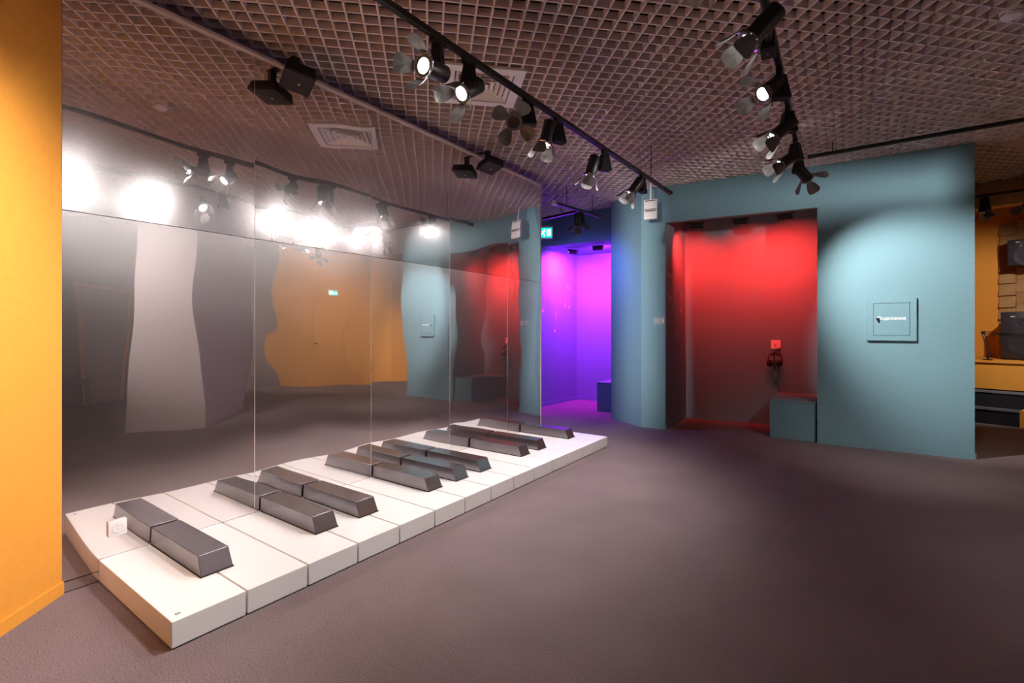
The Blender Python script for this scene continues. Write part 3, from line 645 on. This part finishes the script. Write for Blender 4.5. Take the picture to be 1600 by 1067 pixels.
# ------------------------------------------------------------------ painted music notes on the niche side walls
def note_mesh(kind, h):
    m = MB(); y0, y1 = -0.0022, -0.0004; hw = 0.030
    def disc(cx, cz, rx=0.036, rz=0.027, tilt=0.45):
        ps = []
        for k in range(18):
            a = 2 * math.pi * k / 18; u, v = rx * math.cos(a), rz * math.sin(a)
            ps.append((cx + u * math.cos(tilt) - v * math.sin(tilt), cz + u * math.sin(tilt) + v * math.cos(tilt)))
        m.hull8([(x, y0, z) for x, z in ps], [(x, y1, z) for x, z in ps])
    def quad(ps): m.hull8([(x, y0, z) for x, z in ps], [(x, y1, z) for x, z in ps])
    if kind == 'pair':
        disc(-0.075, 0); disc(0.055, -0.03)
        quad([(-0.048, 0.0), (-0.040, 0.0), (-0.040, h), (-0.048, h)]); quad([(0.082, -0.03), (0.090, -0.03), (0.090, h - 0.02), (0.082, h - 0.02)])
        quad([(-0.048, h - 0.075), (0.090, h - 0.095), (0.090, h - 0.02), (-0.048, h)])
    else:
        disc(0, 0); quad([(0.027, 0.0), (0.034, 0.0), (0.034, h), (0.027, h)])
        if kind == 'flag': quad([(0.034, h), (0.055, h - 0.06), (0.075, h - 0.13), (0.066, h - 0.13), (0.050, h - 0.08), (0.034, h - 0.05)])
    return m
def note(wallo, p, ex, kind, h):
    o = note_mesh(kind, h).build('painted_note', M['note'], wallo); o.matrix_basis = frame(p, ex); o['label'] = 'pale painted music note'
lv = Vector((8.244 - 7.056, 4.352 - 4.427, 0)).normalized()
def vl(s, z): return (7.056 + lv.x * s, 4.427 + lv.y * s, z)
note(wall_vl, vl(0.86, 1.78), lv, 'pair', 0.38)
note(wall_vl, vl(0.08, 1.66), lv, 'single', 0.36)
note(wall_vl, vl(0.45, 1.31), lv, 'flag', 0.36)
pv = Vector((D_[0] - C_[0], D_[1] - C_[1], 0)).normalized()
def rl(s, z): return (C_[0] + pv.x * s, C_[1] + pv.y * s, z)
note(wall_pier, rl(0.17, 1.79), pv, 'pair', 0.33)
note(wall_pier, rl(0.79, 1.60), pv, 'flag', 0.30)
note(wall_pier, rl(0.49, 1.27), pv, 'single', 0.30)

# ------------------------------------------------------------------ studio beyond the teal wall
SD = Vector((9.35 - 9.50, -1.82 + 1.40)).normalized(); SN = Vector((-SD.y, SD.x))
if SN.x < 0: SN = -SN
def st(a, b): v = Vector((9.50, -1.40)) + SD * a + SN * b; return (v.x, v.y)
def sbox(a0, a1, b0, b1): return [st(a0, b0), st(a1, b0), st(a1, b1), st(a0, b1)]
sg = empty('stage', (*st(0, 0), 0), 'dark two-step stage below the orange counter beyond the teal wall', 'stage')
def spart(parent, name, poly, z0, z1, m):
    o = MB(); o.prism([(x - parent.location.x, y - parent.location.y) for x, y in poly], z0 - parent.location.z, z1 - parent.location.z); return o.build(name, M[m], parent)
spart(sg, 'lower_step', sbox(-1.0, 0.43, 0.0, 1.95), 0, 0.20, 'stepgrey')
spart(sg, 'nosing', sbox(-1.0, 0.43, -0.015, 0.05), 0.20, 0.232, 'nosing')
spart(sg, 'upper_step', sbox(-1.0, 1.2, 0.35, 1.95), 0.20, 0.41, 'stepgrey')
spart(sg, 'nosing', sbox(-1.0, 1.2, 0.335, 0.40), 0.41, 0.442, 'nosing')
spart(sg, 'side_panel', sbox(0.435, 1.2, -0.01, 0.34), 0, 0.225, 'orange')
ct = empty('counter', (*st(0, 0.6), 0.41), 'orange counter on the stage carrying a monitor speaker', 'counter')
spart(ct, 'front_panel', sbox(-1.2, 1.4, 0.62, 0.66), 0.442, 0.835, 'orange')
spart(ct, 'counter_top', sbox(-1.2, 1.4, 0.59, 1.98), 0.835, 0.865, 'orange')
sw = MB(); sw.prism(sbox(-1.6, 1.8, 2.02, 2.15), 0, 3.6); struct('wall_studio_back', sw, M['orange'])
sw = MB(); sw.prism(sbox(-1.7, -1.6, -0.4, 2.15), 0, 3.6); struct('wall_studio_left', sw, M['orange'])
sw = MB(); sw.prism(sbox(1.8, 1.9, -0.3, 2.15), 0, 3.6); struct('wall_studio_right', sw, M['orange'])
sw = MB(); sw.prism(sbox(-1.6, 1.8, -0.75, -0.55), 2.92, 3.6); struct('wall_studio_beam', sw, M['foam'])
cb = MB(); cb.prism(sbox(-1.6, 1.8, -0.55, 2.15), 3.5, 3.6); struct('ceiling_studio', cb, M['plenum'])
# wedge panels: one thing, each wedge a part
ap = empty('acoustic_panel', (*st(0.30, 2.0), 0.9), 'brown wooden wedge panel behind the counter at the right edge', 'wall panel')
SX = Vector((SD.x, SD.y, 0)); 
def wedge_mesh(flip):
    m = MB(); a, hgt = 0.098, 0.098; d0, d1 = (0.02, 0.085) if not flip else (0.085, 0.03)
    # local X along wall, local -Y out of wall
    m.hull8([(-a, 0, -hgt), (a, 0, -hgt), (a, 0, hgt), (-a, 0, hgt)], [(-a, -d0, -hgt), (a, -d0 * 0.9, -hgt), (a, -d1, hgt), (-a, -d1 * 0.8, hgt)]); return m.mesh('wedge', M['foam'])
WA, WB = wedge_mesh(False), wedge_mesh(True)
PA0 = -0.11
for c in range(4):
    for r in range(11):
        fx = st(PA0 + 0.1 + 0.2 * c, 2.018); mtw = frame((fx[0], fx[1], 1.0 + 0.2 * r + (0.05 if c % 2 else 0)), SX)
        mtw.translation -= ap.location
        link('wedge', WB if (c + r) % 2 == 0 or c % 2 == 0 else WA, ap, mtw)
def monitor(a, b, z, s, label, tilt=0.0, wall=False):
    t = empty('monitor_speaker', (*st(a, b), z), label, 'speaker'); t.rotation_euler = (tilt, 0, math.atan2(SD.y, SD.x))
    W, D, H = s
    m = MB(); m.box((0, 0, H / 2), (W, D, H)); m.bevel(0.012, 2); m.build('cabinet', M['speaker'], t, True)
    m = MB(); m.lathe([(W * 0.36, 0), (W * 0.37, 0.006), (W * 0.32, 0.008), (W * 0.12, -0.012), (0.002, -0.004)], 26, Matrix.Translation((0, -D / 2 - 0.002, H * 0.34)) @ R90); m.build('woofer', M['cone'], t, True)
    m = MB(); m.lathe([(W * 0.17, 0), (W * 0.17, 0.005), (W * 0.08, 0.0), (0.002, 0.004)], 20, Matrix.Translation((0, -D / 2 - 0.002, H * 0.76)) @ R90); m.build('tweeter', M['cone'], t, True)
    m = MB(); m.box((-W * 0.22, -D / 2 - 0.001, H * 0.90), (0.05, 0.003, 0.014)); m.build('badge', M['trim'], t)
    if wall:
        m = MB(); m.box((0, D / 2 + 0.05, H * 0.5), (0.06, 0.16, 0.06)); m.build('bracket', M['black'], t)
    return t
monitor(0.28, 1.40, 0.866, (0.48, 0.42, 0.74), 'large black monitor speaker standing on the orange counter')
monitor(0.29, 1.62, 2.36, (0.42, 0.36, 0.40), 'black monitor speaker mounted high on the wedge panel', 0.10, True)
# microphone boom arm on the counter
mb_ = empty('microphone_arm', (*st(-0.02, 0.75), 0.865), 'black jointed microphone boom arm clamped to the orange counter', 'microphone arm'); mb_.rotation_euler = (0, 0, math.atan2(SD.y, SD.x))
m = MB(); m.box((0, 0, 0.008), (0.10, 0.06, 0.016)); m.lathe([(0.016, 0.016), (0.016, 0.07)], 12); m.build('clamp', M['black'], mb_)
m = MB()
for dx in (-0.014, 0.014): m.tube([(0.025 + dx, 0, 0.07), (-0.055 + dx, 0, 0.42)], 0.006, 6)
m.build('lower_arm', M['black'], mb_)
m = MB()
for dz in (0.014, -0.016): m.tube([(-0.05, 0, 0.425 + dz), (0.42, -0.02, 0.365 + dz)], 0.006, 6)
m.build('upper_arm', M['black'], mb_)
m = MB(); m.lathe([(0.022, -0.02), (0.022, 0.02)], 14, Matrix.Translation((-0.053, 0, 0.42)) @ R90); m.build('elbow', M['black'], mb_)
m = MB(); m.lathe([(0.002, -0.085), (0.022, -0.078), (0.025, -0.03), (0.022, 0.05), (0.012, 0.06)], 16, Matrix.Translation((0.44, -0.02, 0.32))); m.build('microphone', M['cone'], mb_, True)
m = MB(); m.tube([(-0.03, 0.012, 0.30), (0.0, 0.015, 0.36), (0.08, 0.012, 0.40), (0.25, 0.01, 0.385)], 0.004, 6); m.build('cable', M['black'], mb_)
bx = empty('wall_box', (7.905, -0.93, 1.86), 'small black box peeping out behind the teal wall edge', 'box')
m = MB(); m.box((0.0, -0.06, 0), (0.08, 0.05, 0.30)); m.bevel(0.008, 2); m.build('case', M['matte'], bx)
m = MB(); m.box((0.0, -0.033, 0), (0.05, 0.01, 0.12)); m.build('mount', M['black'], bx)
# far track with two lamps before the studio
FT = ((8.30, -0.90, 2.96), (8.02, -2.35, 2.96))
track('lighting_track', *FT, 'black lighting track far right before the orange studio')
spotlight((8.225, -1.285, 2.96), (8.215, -1.300, 2.78), (0.0, -0.12, -1.0), 'far spotlight hanging nearest the teal wall edge', 'lensdim', 0, doors=(35, 40, 35, 40))
spotlight((8.135, -1.75, 2.96), (8.06, -1.62, 2.77), (-0.25, 0.5, -0.5), 'far spotlight at the right edge before the wedge panel', 'lensoff', 0, doors=(45, 50, 45, 50))
# unseen lamp added to light the studio, on the far track beyond the picture
spotlight((8.075, -2.05, 2.96), (8.14, -1.98, 2.76), (0.80, 0.15, -0.50), 'added far spotlight outside the picture lighting the orange studio', 'lens', 70, 80)
bpy.context.view_layer.update()
